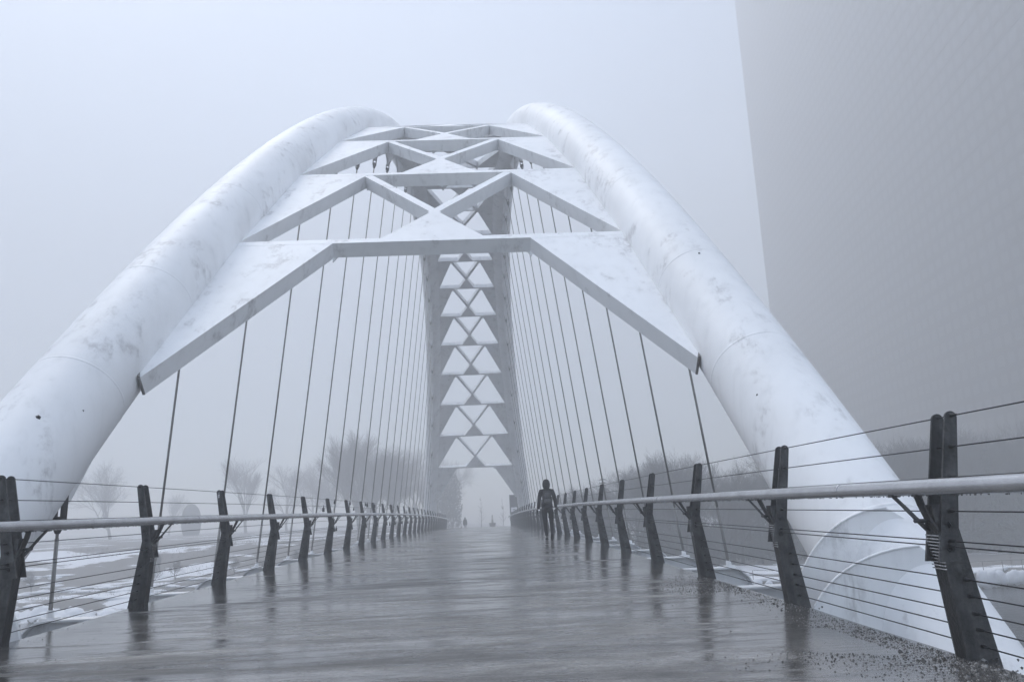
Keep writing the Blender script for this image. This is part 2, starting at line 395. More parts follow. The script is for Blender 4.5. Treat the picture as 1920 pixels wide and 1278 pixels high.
# small stiffener plates under the inner corners of each beam
for s in S_B:
    for side in (-1, 1):
        sheet([(s-.22, side*.5), (s+.22, side*.5-side*.03), (s+.22, side*.5+side*.03)], 'corner_stiffener', -DEP-.003, .03)
# hangers, lugs, outriggers
XH, ZH = 4.46989, -0.12054
HY = [10.15+i*2.928 for i in range(24)]
for side in (-1, 1):
    for y in HY:
        u = y-YC; c = arch_c(u, side); foot = Vector((side*XH, y, D(y)+ZH))
        hd = (foot-c).normalized(); t = tan_u(u)
        nrm = t.cross(hd).normalized()*.035
        cosl = max(.45, abs(t.y))
        drop = 1.14
        tip = c+hd*drop
        e = Vector((0, 1, 0))
        poly = [arch_c(u-1.42, side)+hd*.42, arch_c(u-1.42, side), arch_c(u+1.42, side), arch_c(u+1.42, side)+hd*.42, tip+e*.17, tip+hd*.10+e*.09, tip+hd*.10-e*.09, tip-e*.16]
        if cosl < .85:      # steep part of the arch: the lug stays on the crown side of the tube
            sgn = 1 if u < 0 else -1
            pdn = Vector((0, t.z, -t.y))
            poly = [c+e*(-.1*sgn), arch_c(u+sgn*1.3, side), arch_c(u+sgn*1.3, side)+pdn*.585, tip+e*.16*sgn+pdn*.04, tip+hd*.10+e*.09*sgn, tip+hd*.10-e*.09*sgn, tip-e*.16*sgn]
        mb = MB(); mb.prism([p-nrm for p in poly], [p+nrm for p in poly]); lug = mb.build('hanger_lug', M_WHITE, bridge)
        mb = MB(); nn = nrm.normalized(); mb.tube([tip-nn*.06, tip+nn*.06], .115, 14, smooth=False); mb.build('boss', M_WHITE, lug)
        mb = MB(); mb.bar(tip-hd*.06+nn*.055, tip+hd*.30+nn*.055, .13, .022, nn); mb.bar(tip-hd*.06-nn*.055, tip+hd*.30-nn*.055, .13, .022, nn)
        mb.tube([tip+hd*.22, tip+hd*.36, tip+hd*.42], [.062, .055, .03], 8); mb.build('clevis', M_DARK if u < -30 else M_HANG, lug)
        mb = MB(); mb.tube([tip+hd*.40, foot-hd*.9], .019, 8); mb.tube([foot-hd*.92, foot+hd*.02], .024, 8); hg = mb.build('hanger', M_HANG, bridge)
        mb = MB(); mb.box(foot.x-.09, foot.x+.09, y-.07, y+.07, foot.z-.02, foot.z+.015); mb.tube([foot, foot-hd*.10], [.05, .034], 8); mb.build('hanger_foot', M_WHITE, hg)
def outrigger(y, side, xo=4.78, depth=.75):
    z = D(y)+ZH-.03; pts = [(3.2, z)]; R = .34
    pts.append((xo-R, z))
    for k in range(1, 9):
        a = pi/2*k/8; pts.append((xo-R+R*sin(a), z-R+R*cos(a)))
    pts += [(xo, z-.42), (3.2, z-depth)]
    mb = MB(); P = [Vector((side*p[0], y-.03, p[1])) for p in pts]; Q = [Vector((side*p[0], y+.03, p[1])) for p in pts]
    mb.prism(P, Q); web = mb.build('outrigger', M_WHITE, bridge)
    mb = MB()
    top = pts[:10]
    for a, b in zip(top[:-1], top[1:]):
        A_ = Vector((side*a[0], 0, a[1])); B_ = Vector((side*b[0], 0, b[1])); dd = (B_-A_).normalized(); nn = Vector((-dd.z, 0, dd.x)); nn = nn if nn.z > 0 or nn.x*side > 0 else -nn
        mb.prism([A_+Vector((0, y-.15, 0))+nn*.002, B_+Vector((0, y-.15, 0))+nn*.002, B_+Vector((0, y+.15, 0))+nn*.002, A_+Vector((0, y+.15, 0))+nn*.002],
                 [A_+Vector((0, y-.15, 0))+nn*.024, B_+Vector((0, y-.15, 0))+nn*.024, B_+Vector((0, y+.15, 0))+nn*.024, A_+Vector((0, y+.15, 0))+nn*.024])
    mb.build('flange', M_WHITE, web)
for side in (-1, 1):
    for y in HY: outrigger(y, side)
    # edge girder
    mb = MB()
    for j in range(51):
        y0 = -14+2*j; y1 = y0+2
        mb.prism([(side*3.0,y0,D(y0)-.95),(side*3.26,y0,D(y0)-.95),(side*3.26,y1,D(y1)-.95),(side*3.0,y1,D(y1)-.95)], [(side*3.0,y0,D(y0)-.25),(side*3.26,y0,D(y0)-.25),(side*3.26,y1,D(y1)-.25),(side*3.0,y1,D(y1)-.25)])
    mb.build('edge_girder', M_WHITE, bridge)
# curved thrust plates where the tubes pass the deck
def thrust(y, side, x0, zt, x1):
    pts = [(3.3, -.9), (3.3, -.4)]
    for k in range(0, 15):
        a = pi/2*k/14; pts.append((x0+(x1-x0)*(1-cos(a))**1.0, -.35+(zt+.35)*sin(a)))
    pts += [(5.0, zt-.35), (5.0, -.9)]
    dz = D(y)
    mb = MB(); mb.prism([(side*p[0], y-.015, p[1]+dz) for p in pts], [(side*p[0], y+.015, p[1]+dz) for p in pts]); w_ = mb.build('thrust_plate', M_WHITE, bridge)
    mb = MB(); rim = [(side*p[0], y-.02, p[1]+dz) for p in pts[2:17]]; mb.tube(rim, .012, 6); mb.build('rim', M_WHITE, w_)
for side in (-1, 1):
    for ym in (7.75, 87.63-7.75): thrust(ym, side, 3.45, .78, 4.47)
    for ym in (7.40, 87.63-7.40): thrust(ym, side, 3.45, .44, 4.55)
# foundations
for yy, sg in ((-3.0, 1), (90.6, -1)):
    for side in (-1, 1):
        mb = MB(); mb.box(side*5.4-1.2, side*5.4+1.2, yy-2.2, yy+2.2, -8.0, -5.2)
        o = mb.build('thrust_block', M_CONC); tag(o, 'grey concrete block in the river edge holding the %s %s foot of the arch' % (('near' if sg > 0 else 'far'), ('left' if side < 0 else 'right')), 'foundation')
mb = MB(); mb.box(-3.3, 3.3, -13.9, -8.0, -8, -1.3); o = mb.build('abutment', M_CONC); tag(o, 'grey concrete abutment under the near end of the bridge deck', 'abutment')

# ------------------------------------------------------------------ railings
YL = {0: 7.18, 1: 10.02, 2: 12.94, 3: 15.86, 4: 18.76}
YR = {0: 4.74, 1: 7.43, 2: 10.43, 3: 13.36, 4: 16.30}
SP = 2.896
def post_ys(side):
    if side < 0: ys_ = [YL.get(i, 7.18+i*SP) for i in range(0, 28)]; ys_ = [7.18-SP, 7.18-2*SP, 7.18-3*SP]+ys_; nearest = 3
    else: ys_ = [YR.get(i, 4.70+i*SP) for i in range(0, 29)]; ys_ = [4.72-SP, 4.72-2*SP]+ys_
    return ys_
# outline of a post in x (metres from the centre line) by height
def leg_x(z): return 3.395-.115*z
def blade_x(z): return 3.285+(z-.55)*.170
CAB = [1.355, 1.175, 1.0, .81, .645, .615, .43, .34, .245, .16, .07]
def cable_x(z): return (blade_x(z) if z > .6 else leg_x(z)+.02)
RX, RZ = 3.10, .95
def rail_set(side):
    rl = empty('bridge_railing', (0, 0, 0), label='dark steel and cable railing along the %s edge of the wet bridge deck' % ('left' if side < 0 else 'right, snow-dusted'.split(',')[0]), cat='railing')
    S = side
    # one post, built at origin
    def X(x): return S*x
    zt = .85
    leg = MB(); q = lambda z, hw, y0, y1: [(X(leg_x(z)-hw), y0, z), (X(leg_x(z)+hw), y0, z), (X(leg_x(z)+hw), y1, z), (X(leg_x(z)-hw), y1, z)]
    # channel: web on the inner side, two side plates
    def plate(y0, y1, i0, i1, o0, o1, z0=-.14, z1=zt):   # inner/outer offsets bottom & top
        leg.prism([(X(leg_x(z0)-i0), y0, z0), (X(leg_x(z0)+o0), y0, z0), (X(leg_x(z0)+o0), y1, z0), (X(leg_x(z0)-i0), y1, z0)],
                  [(X(leg_x(z1)-i1), y0, z1), (X(leg_x(z1)+o1), y0, z1), (X(leg_x(z1)+o1), y1, z1), (X(leg_x(z1)-i1), y1, z1)])
    plate(-.062, -.050, .085, .060, .110, .055); plate(.050, .062, .085, .060, .110, .055)
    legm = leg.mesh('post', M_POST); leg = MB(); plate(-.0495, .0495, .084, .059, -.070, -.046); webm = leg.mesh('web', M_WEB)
    subs = []
    for yo in (-.071, .071):
        mb = MB(); y0, y1 = yo-.008, yo+.008
        prof = []
        zb, zT = .53, 1.345
        wb, wt = .058, .036
        prof = [(blade_x(zb)-wb, zb), (blade_x(zb)+wb, zb), (blade_x(.80)+.050, .80), (blade_x(zT)+wt, zT)]
        for k in range(1, 8):
            a = pi*k/8; prof.append((blade_x(zT)+wt*cos(a), zT+wt*sin(a)*1.05))
        prof += [(blade_x(zT)-wt, zT), (blade_x(.80)-.050, .80)]
        mb.prism([(X(p[0]), y0, p[1]) for p in prof], [(X(p[0]), y1, p[1]) for p in prof])
        subs.append(('blade', mb.mesh('blade', M_POST)))
    for dy, y2 in ((-.045, -.17), (.045, .10)):
        mb = MB(); P = [(X(3.255), dy, .70), (X(3.195), dy+(y2-dy)*.25, .775), (X(3.145), dy+(y2-dy)*.6, .845), (X(RX+.005), y2, RZ-.05)]
        for a, b in zip(P[:-1], P[1:]):
            mb.bar(a, Vector(b)+(Vector(b)-Vector(a)).normalized()*.006, .042, .014, Vector((S*.5, 0, 1)))
        mb.bar(P[-1], (P[-1][0], P[-1][1], RZ-.03), .05, .05, Vector((0, 1, 0)))
        subs.append(('bracket', mb.mesh('bracket', M_POST)))
    mb = MB()
    for (bx, bz) in ((0, .735), (.006, .60)):
        for yo in (-1, 1): mb.tube([(X(blade_x(bz)+bx), yo*.078, bz), (X(blade_x(bz)+bx), yo*.093, bz)], .019, 6, smooth=False); mb.tube([(X(blade_x(bz)+bx), yo*.09, bz), (X(blade_x(bz)+bx), yo*.103, bz)], .010, 6)
    mb.tube([(X(3.20), -.075, .76), (X(3.20), .075, .76)], .014, 6)
    subs.append(('bolt', mb.mesh('bolt', M_DARK)))
    mb = MB()
    for z in CAB:
        yo = .062 if z < .53 else .079
        for s_ in (-1, 1): mb.tube([(X(cable_x(z)), s_*yo, z), (X(cable_x(z)), s_*(yo+.012), z), (X(cable_x(z)), s_*(yo+.055), z)], [.013, .012, .0065], 6)
    subs.append(('cable_fitting', mb.mesh('cable_fitting', M_DARK)))
    mb = MB()
    for k in range(11):
        z = .49+k*.0185; xx = leg_x(z)-.085+.025*(z/.85)-.004
        mb.bar((X(xx-.002), -.068, z), (X(xx-.002), .066, z+.004), .010, .006, Vector((0, 0, 1)))
    coil = mb.mesh('wire_coil', M_RAIL)
    yss = post_ys(side)
    for i, y in enumerate(sorted(yss)):
        p = link('post', legm, rl, (0, y, D(y)))
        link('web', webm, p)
        for nme, me in subs:
            if y > 62 and nme in ('bolt', 'cable_fitting'): continue
            so_ = link(nme, me, p)
            if nme in ('bolt', 'cable_fitting'): so_['kind'] = 'stuff'
        if (side > 0 and 4 < y < 12) or (side < 0 and 9 < y < 11): link('wire_coil', coil, p)
    y0, y1 = min(yss)-.3, max(yss)+.3
    ysr = lin(y0, y1, 90)
    mb = MB(); mb.tube([(X(RX), y, D(y)+RZ) for y in ysr], .044, 16); hr = mb.build('handrail', M_RAIL, rl)
    mb = MB(); yy = y0+1.0
    while yy < y1: mb = MB(); mb.tube([(X(RX), yy-.012, D(yy)+RZ), (X(RX), yy+.012, D(yy)+RZ)], .0465, 16); yy += 5.9; mb.build('sleeve_joint', M_RAIL, hr)
    mb = MB(); rnd = random.Random(5)
    for k in range(420):
        y = 2.0+14*rnd.random()**1.3; mb.blob((X(RX+.012*(rnd.random()-.5)), y, D(y)+RZ-.046), (.0022+.002*rnd.random()), (1,1,1.2), k, 0, 1)
    dr = mb.build('water_droplets', M_GLASS, hr); dr['kind'] = 'stuff'
    for z in CAB:
        mb = MB(); mb.tube([(X(cable_x(z)), y, D(y)+z) for y in lin(y0, y1, 60)], .0042, 6); mb.build('cable', M_CABLE, rl)
    # toe line: cast grout pads at the feet
    return rl
rail_set(-1); rail_set(1)

# padlocks on the left cables
rnd = random.Random(11)
def padlock():
    t = empty('padlock'); mb = MB(); mb.box(-.012, .012, -.032, .032, -.085, -.025); mb.build('lock_body', M_DARK, t)
    mb = MB(); pts = [(0, -.02, -.03), (0, -.02, -.005), (0, -.012, .010), (0, 0, .014), (0, .012, .010), (0, .02, -.005), (0, .02, -.03)]; mb.tube(pts, .0045, 6); mb.build('shackle', M_RAIL, t)
    return t
pl = padlock(); first = True
spots = [(21.0, 1.175), (22.3, .645), (22.7, 1.355), (25.3, 1.355), (25.8, 1.175), (27.2, .81), (28.6, 1.355), (29.0, 1.355)]
for k in range(22): spots.append((29.5+16*rnd.random(), rnd.choice([1.355, 1.355, 1.175, 1.175, .645])))
for (y, z) in spots:
    o = pl if first else copy_tree(pl); first = False
    o.location = (-cable_x(z), y, D(y)+z); sc_ = 1.1+.7*rnd.random(); o.scale = (sc_, sc_, sc_)
    tag(o, 'small dark padlock clipped to a cable of the left bridge railing', 'padlock', 'padlocks on the left railing cables')
o = copy_tree(pl); o.location = (-cable_x(.81), 27.6, D(27.6)+.83); o.scale = (2.6, 2.6, 2.6); tag(o, 'largest padlock, hanging below the left handrail', 'padlock', 'padlocks on the left railing cables')
o = copy_tree(pl); o.location = (-cable_x(1.355)+.02, 12.82, D(12.94)+1.335); o.scale = (.9,.9,.9); tag(o, 'small padlock hanging at the top of the third nearest left railing post', 'padlock', 'padlocks on the left railing cables')
for c in o.children:
    if c.name.startswith('lock_body'):
        me = c.data.copy(); me.materials.clear(); me.materials.append(M_RAIL); c.data = me

# grit along the right edge and specks over the deck
mbs = [MB(), MB()]; rnd = random.Random(3)
def peb(mb, x, y, r):
    b = len(mb.v); z = D(y)
    for dx, dy, dz in ((1,0,.25),(-.4,.9,.3),(-.5,-.8,.2),(.1,.1,1.0)):
        mb.v.append((x+r*dx*(.7+.6*rnd.random()), y+r*dy*(.7+.6*rnd.random()), z-.002+r*dz))
    mb.v.append((x, y, z-.01))
    for f in ((0,1,3),(1,2,3),(2,0,3),(1,0,4),(2,1,4),(0,2,4)): mb.face(tuple(b+i for i in f))
for k in range(30000):
    y = 2.6+rnd.expovariate(1/3.2)
    if y > 16: continue
    e = rnd.expovariate(1/.34)
    cl = mnoise.noise(Vector((e*1.2, y*.9, 7)))
    if e > 2.6 or (e > .25 and cl < -.02+.16*e) : continue
    peb(mbs[0 if rnd.random() < .6 else 1], DW-.02-e, y, .0022+.0065*rnd.random()**4)
for k in range(350):
    e = rnd.expovariate(1/.16); y = 2.5+12*rnd.random()
    peb(mbs[0], -DW+.02+e, y, .003+.005*rnd.random()**3)
for k in range(700): peb(mbs[0], 6.4*(rnd.random()-.5), 2.4+12*rnd.random(), .002+.004*rnd.random()**3)
for y0_, n_ in ((4.55, 260), (7.3, 90)):
    for k in range(n_): peb(mbs[0 if rnd.random() < .75 else 1], 3.22+.13*rnd.gauss(0, 1) if rnd.random() < .7 else 3.3, y0_+.25*rnd.gauss(0, 1), .005+.012*rnd.random()**2)
for mb, mt, nm_ in ((mbs[0], M_GRIT, 'gravel'), (mbs[1], M_GRIT2, 'gravel')):
    o = mb.build(nm_, mt, raw=True); tag(o, ('dark' if mt is M_GRIT else 'pale')+' loose grit strewn along the right edge of the wet deck', 'grit', kind='stuff')

# ------------------------------------------------------------------ people
def skin_body(name, verts, edges, radii, mat, parent=None, lv=2):
    me = bpy.data.meshes.new(name); me.from_pydata(verts, edges, []); o = link(name, me, parent)
    sk = o.modifiers.new('s', 'SKIN'); me.skin_vertices.new() if not me.skin_vertices else None
    for i, r in enumerate(radii):
        d = me.skin_vertices[0].data[i]; rr = r if isinstance(r, tuple) else (r, r); d.radius = rr
    me.skin_vertices[0].data[0].use_root = True
    o.modifiers.new('d', 'SUBSURF').levels = lv; o.modifiers['d'].render_levels = lv
    bpy.context.view_layer.update(); dg = bpy.context.evaluated_depsgraph_get()
    m2 = bpy.data.meshes.new_from_object(o.evaluated_get(dg)); o.modifiers.clear(); o.data = m2; m2.materials.clear(); m2.materials.append(mat)
    m2.polygons.foreach_set('use_smooth', [True]*len(m2.polygons)); return o
H = 1.66
def ellips(mb, c, r, seg=14, rings=9):
    b = len(mb.v)
    for i in range(rings+1):
        th = pi*i/rings
        for k in range(seg): a = 2*pi*k/seg; mb.v.append((c[0]+r[0]*sin(th)*cos(a), c[1]+r[1]*sin(th)*sin(a), c[2]+r[2]*cos(th)))
    for i in range(rings):
        for k in range(seg): k2 = (k+1) % seg; mb.face((b+i*seg+k, b+i*seg+k2, b+(i+1)*seg+k2, b+(i+1)*seg+k), True)
def shoe(mb, x, y, z, yaw=0, pitch=0):
    # pointing +y, walking away
    prof = [(-.11, .034, .07), (-.06, .040, .085), (.02, .042, .07), (.09, .046, .05), (.15, .036, .035), (.165, .012, .02)]
    ca, sa = cos(pitch), sin(pitch); b = len(mb.v); n = 10
    for (py, hw, hh) in prof:
        for k in range(n):
            a = 2*pi*k/n; xx = hw*cos(a); zz = max(0, hh*.5+hh*.5*sin(a)); mb.v.append((x+xx, y+py*ca-zz*sa, z+zz*ca+py*sa))
    for i in range(len(prof)-1):
        for k in range(n): k2 = (k+1) % n; mb.face((b+i*n+k, b+i*n+k2, b+(i+1)*n+k2, b+(i+1)*n+k), True)
    mb.face(tuple(b+k for k in range(n))); mb.face(tuple(b+(len(prof)-1)*n+k for k in range(n)))
def hand(mb_parent, name, P, S, mat):
    # a relaxed hand hanging from wrist P; palm + four fingers + thumb as one skinned chain
    V = [P, (P[0], P[1]+.01, P[2]-.075)]; E = [(0, 1)]; R = [.022, .030]
    for k, (dy, ln) in enumerate(((-.024, .065), (-.008, .075), (.008, .072), (.024, .058))):
        b = len(V); V += [(P[0]-S*.002, P[1]+.01+dy, P[2]-.10), (P[0]-S*.008, P[1]+.012+dy, P[2]-.10-ln*.5), (P[0]-S*.022, P[1]+.012+dy, P[2]-.10-ln)]; E += [(1, b), (b, b+1), (b+1, b+2)]; R += [.010, .0085, .007]
    b = len(V); V += [(P[0], P[1]+.045, P[2]-.06), (P[0]-S*.008, P[1]+.058, P[2]-.10)]; E += [(1, b), (b, b+1)]; R += [.010, .008]
    return skin_body(name, V, E, R, mat, mb_parent, 1)
def walker(loc, h=1.0, arm_swing=.05, rot=0, mat=M_BLACK, label='', hood=True):
    t = empty('person', loc, label=label, cat='person'); t.rotation_euler = (0, 0, rot); t.scale = (h, h, h)
    V = [(0,0,.93), (0,0,1.02), (0,.01,1.14), (0,.015,1.27), (0,.005,1.38), (0,.0,1.45), (0,.01,1.53),   # 0-6 pelvis..neck..head base
         (-.085,0,.88), (-.085,.02,.70), (-.075,.02,.49), (-.07,-.01,.28), (-.06,-.03,.10),      # left leg 7-11 (planted)
         (.090,0,.88), (.105,.05,.70), (.105,.09,.50), (.100,.0,.30), (.096,-.11,.165),            # right leg 12-16 (heel lifting)
         (-.165,-.0,1.385), (-.215,-.01,1.22), (-.235,.00,1.06), (-.262,.05,.87),          # left arm 17-20
         (.165,-.0,1.385), (.215,-.015,1.22), (.240,-.02,1.07), (.250,.02,.90)]              # right arm 21-24
    E = [(0,1),(1,2),(2,3),(3,4),(4,5),(5,6),(0,7),(7,8),(8,9),(9,10),(10,11),(0,12),(12,13),(13,14),(14,15),(15,16),(4,17),(17,18),(18,19),(19,20),(4,21),(21,22),(22,23),(23,24)]
    R = [(.146,.118),(.138,.112),(.132,.108),(.150,.115),(.125,.10),.07,.062, .106,.090,.064,.054,.042, .106,.090,.064,.054,.042, .072,.064,.056,.044, .072,.064,.056,.044]
    R = [r if isinstance(r, tuple) else (r, r) for r in R]
    skin_body('body', V, E, R, mat, t)
    for S, P in ((-1, (-.278,.055,.855)), (1, (.252,.025,.885))): hand(t, 'hand', P, S, M_GLOVE)
    mb = MB(); ellips(mb, (0, .015, 1.575), (.078, .098, .115)); hd_ = mb.build('head', M_SKIN, t)
    mb = MB(); ellips(mb, (0, .115, 1.565), (.014, .02, .022), 8, 6); mb.build('nose', M_SKIN, hd_)
    mb = MB()
    for s_ in (-1, 1): ellips(mb, (s_*.03, .098, 1.585), (.012, .01, .008), 8, 5)
    mb.build('eye', M_DARK, hd_)
    mb = MB(); ellips(mb, (0, .105, 1.53), (.024, .008, .006), 8, 5); mb.build('mouth', M_ROCK, hd_)
    # hood: shell open at the face
    mb = MB(); seg, rings = 18, 14
    for i in range(rings+1):
        th = pi*.98*i/rings
        for k in range(seg+1):
            a = pi*1.5*(k/seg)+pi*.75      # leaves the front (+y) open
            a = pi/2+.5+(2*pi-1.0)*k/seg
            rx, ry, rz = .112, .128, .155; zz = 1.575+rz*cos(th)
            fl = 1+.35*max(0, (i/rings-.78))
            mb.v.append((rx*sin(th)**.8*cos(a)*fl if th > 0 else 0, .005+ry*(sin(th)**.8 if th > 0 else 0)*sin(a)*fl, zz))
    for i in range(rings):
        for k in range(seg): b = i*(seg+1)+k; mb.face((b, b+1, b+seg+2, b+seg+1), True)
    hood_ = mb.build('hood', mat, t); md = hood_.modifiers.new('t', 'SOLIDIFY'); md.thickness = .012
    mb = MB(); shoe(mb, -.06, -.01, .0); mb.build('shoe', M_BLACK, t)
    mb = MB(); shoe(mb, .096, -.105, .10, 0, -.75); mb.build('shoe', M_BLACK, t)
    # jacket hem and cuffs
    mb = MB(); n = 20; b = 0
    for z_, a_, b_ in ((1.08, .150, .118), (.97, .162, .128), (.90, .166, .130)):
        for k in range(n): a = 2*pi*k/n; mb.v.append((a_*cos(a), b_*sin(a)-.005, z_))
    for i in range(2):
        for k in range(n): k2 = (k+1) % n; mb.face((i*n+k, i*n+k2, (i+1)*n+k2, (i+1)*n+k), True)
    hm = mb.build('jacket_hem', mat, t); hm.modifiers.new('t', 'SOLIDIFY').thickness = .01
    return t
M_GLOVE = simple('glove_knit', (.012,.012,.012), .9, 0, .3, 30)
M_SKIN = simple('skin', (.30,.19,.14), .55, 0, .06, 8)
PX, PY = 2.46, 23.7
p1 = walker((PX, PY, D(PY)), .99, label='person in black hooded jacket and leggings walking away along the right side of the deck')
bk = empty('backpack', (PX, PY-.150, D(PY)+1.13), label='small dark rucksack on the back of the hooded walker', cat='backpack')
mb = MB(); prof = [(.085, .02), (.125, .05), (.128, .16), (.125, .26), (.09, .30), (0, .315)]
b0 = 0
def pack_shell(mb, w_, d_, z0, z1, bev=.03, yb=0):
    n = 16; zs = [(z0, .80), (z0+bev, 1), ((z0+z1)/2, 1.03), (z1-bev*2, .96), (z1-bev*.5, .80), (z1, .5)]; b = len(mb.v)
    for z_, k_ in zs:
        for i in range(n):
            a = 2*pi*i/n; cx_, sy_ = cos(a), sin(a); sx = math.copysign(abs(cx_)**.5, cx_); sy = math.copysign(abs(sy_)**.5, sy_)
            mb.v.append((w_*k_*sx, yb+d_*k_*sy, z_))
    for j in range(len(zs)-1):
        for i in range(n): i2 = (i+1) % n; mb.face((b+j*n+i, b+j*n+i2, b+(j+1)*n+i2, b+(j+1)*n+i), True)
    mb.face(tuple(b+i for i in range(n))[::-1]); mb.face(tuple(b+(len(zs)-1)*n+i for i in range(n)))
mb = MB(); pack_shell(mb, .118, .055, -.11, .25); mb.build('bag_body', M_PACK, bk)
mb = MB(); pack_shell(mb, .10, .022, -.10, .02, .02, -.058); mb.build('front_pocket', M_PACK2, bk)
mb = MB(); pack_shell(mb, .085, .012, .06, .20, .02, -.055); mb.build('top_pocket', M_PACK2, bk)
mb = MB(); mb.bar((-.122, -.03, -.105), (.122, -.03, -.105), .012, .035); mb.build('waist_belt', M_PACK2, bk)
for s_ in (-1, 1):
    mb = MB(); P = [(s_*.07, .05, .22), (s_*.085, .13, .275), (s_*.095, .235, .20), (s_*.10, .24, .05), (s_*.115, .10, -.08)]
    for a, b in zip(P[:-1], P[1:]): mb.bar(a, b, .035, .008, Vector((0, 1, .3)))
    mb.build('strap', M_PACK, bk)
P2Y = 112.0; x2 = -2.05
p2 = walker((x2, P2Y, D(P2Y)+.02), .93, label='distant person in a bulky coat walking a dog beyond the bridge', mat=simple('dark_coat', (.03,.03,.032), .9, 0, .2, 8))
mb = MB(); n = 18
for z_, a_, b_ in ((1.44, .12, .10), (1.36, .22, .15), (1.15, .29, .19), (.85, .31, .21), (.62, .30, .21)):
    for k in range(n): a = 2*pi*k/n; mb.v.append((a_*cos(a), b_*sin(a), z_))
for i in range(4):
    for k in range(n): k2 = (k+1) % n; mb.face((i*n+k, i*n+k2, (i+1)*n+k2, (i+1)*n+k), True)
ct = mb.build('coat', M_BLACK, p2); ct.modifiers.new('t', 'SOLIDIFY').thickness = .012
dog = empty('dog', (x2-.52, P2Y-.3, D(P2Y)+.02), label='small dark dog walking to the left of the distant person', cat='dog')
dv = [(0,-.18,.26),(0,0,.27),(0,.17,.28),(0,.26,.36),(0,.33,.42),(0,.41,.40), (0,-.27,.30),(0,-.34,.40)]
de = [(0,1),(1,2),(2,3),(3,4),(4,5),(0,6),(6,7)]; dr_ = [.075,.08,.09,.055,.06,.03,.02,.012]
for s_ in (-1, 1):
    b = len(dv); dv += [(s_*.05,.17,.20),(s_*.05,.15,.11),(s_*.05,.17,.015)]; de += [(2,b),(b,b+1),(b+1,b+2)]; dr_ += [.04,.022,.02]
    b = len(dv); dv += [(s_*.05,-.15,.19),(s_*.05,-.23,.11),(s_*.05,-.20,.015)]; de += [(0,b),(b,b+1),(b+1,b+2)]; dr_ += [.05,.025,.02]
skin_body('body', dv, de, dr_, M_BLACK, dog)
mb = MB()
for s_ in (-1, 1): mb.prism([(s_*.02,.31,.46),(s_*.055,.31,.45),(s_*.04,.34,.45)], [(s_*.04,.315,.52),(s_*.045,.315,.52),(s_*.042,.325,.52)])
mb.build('ear', M_BLACK, dog)

# ------------------------------------------------------------------ trees
def gen_tree(seed, height, spread=1.0, levels=5, upright=.55, twig=True):
    rnd = random.Random(seed); trunk = MB(); crown = MB()
    def branch(p, d, ln, r, lv):
        n = 4 if lv < 3 else 2; pts = [p]; rr = [r]
        dd = d.copy()
        for i in range(n):
            dd = (dd+Vector((rnd.gauss(0,.10), rnd.gauss(0,.10), rnd.gauss(.03,.06)))*(1+.3*lv)).normalized()
            p = p+dd*ln/n; pts.append(p); rr.append(r*(1-.45*(i+1)/n))
        (trunk if lv == 0 else crown).tube(pts, rr, (7, 5, 4, 3, 3, 3)[min(lv, 5)], cap=False, smooth=True)
        if lv >= levels: return
        k = (5, 4, 4, 4, 4)[min(lv, 4)]
        for j in range(k+(1 if rnd.random() < .4 else 0)):
            tpos = .35+.65*(j+rnd.random()*.6)/k if lv else .28+.72*(j+rnd.random()*.6)/k
            tpos = min(1, tpos); q = tpos*n; a = min(int(q), n-1); bp = pts[a].lerp(pts[a+1], q-a)
            az = rnd.random()*2*pi; ax = dd.orthogonal().normalized(); ax = (Matrix.Rotation(az, 3, dd) @ ax)
            ang = (.45+.35*rnd.random())*(1.15-upright*.5)*spread
            nd = (dd*cos(ang)+ax*sin(ang)); nd.z += upright*.25; nd.normalize()
            branch(bp, nd, ln*(.56+.18*rnd.random()), max(.006, rr[a]*.55), lv+1)
        branch(pts[-1], dd, ln*.62, rr[-1]*.9, lv+1)
    branch(Vector((0,0,-.4)), Vector((0,0,1)), height*.42, height*.016+.05, 0)
    return trunk.mesh('trunk', M_BARK), (lambda c: c)(crown_mesh(crown))
def crown_mesh(c):
    me = bpy.data.meshes.new('crown'); me.from_pydata(c.v, [], c.f); me.update(); me.materials.append(M_TWIG); return me
TREES = [gen_tree(1, 12, 1.0, 5, .6), gen_tree(2, 12, 1.1, 5, .45), gen_tree(3, 12, .8, 5, .8), gen_tree(4, 12, 1.2, 5, .35)]
def gen_sapling(seed, h):
    rnd = random.Random(seed); tr = MB(); cr = MB(); P = [(.05*rnd.gauss(0,1)*i/8, .05*rnd.gauss(0,1)*i/8, h*i/8) for i in range(9)]
    tr.tube([(0,0,-.3)]+P, [.05]+[.045*(1-.1*i) for i in range(9)], 6, cap=False)
    for k in range(26):
        q = .22+.75*rnd.random(); i = min(7, int(q*8)); a = rnd.random()*6.28; L = (.35+1.1*(1-q))*(.6+.6*rnd.random()); b = Vector(P[i]); e = b+Vector((L*.6*cos(a), L*.6*sin(a), L*.8)); cr.tube([b, b.lerp(e, .5)+Vector((0,0,-.05)), e], [.014, .010, .005], 3, cap=False)
        for j in range(3): a2 = a+rnd.gauss(0, .8); m = b.lerp(e, .4+.2*j); cr.tube([m, m+Vector((.25*cos(a2), .25*sin(a2), .28))*L*.7], [.007, .004], 3, cap=False)
    return tr.mesh('trunk', M_BARK), crown_mesh(cr)
SAPL = [gen_sapling(9, 5.4), gen_sapling(12, 5.0)]
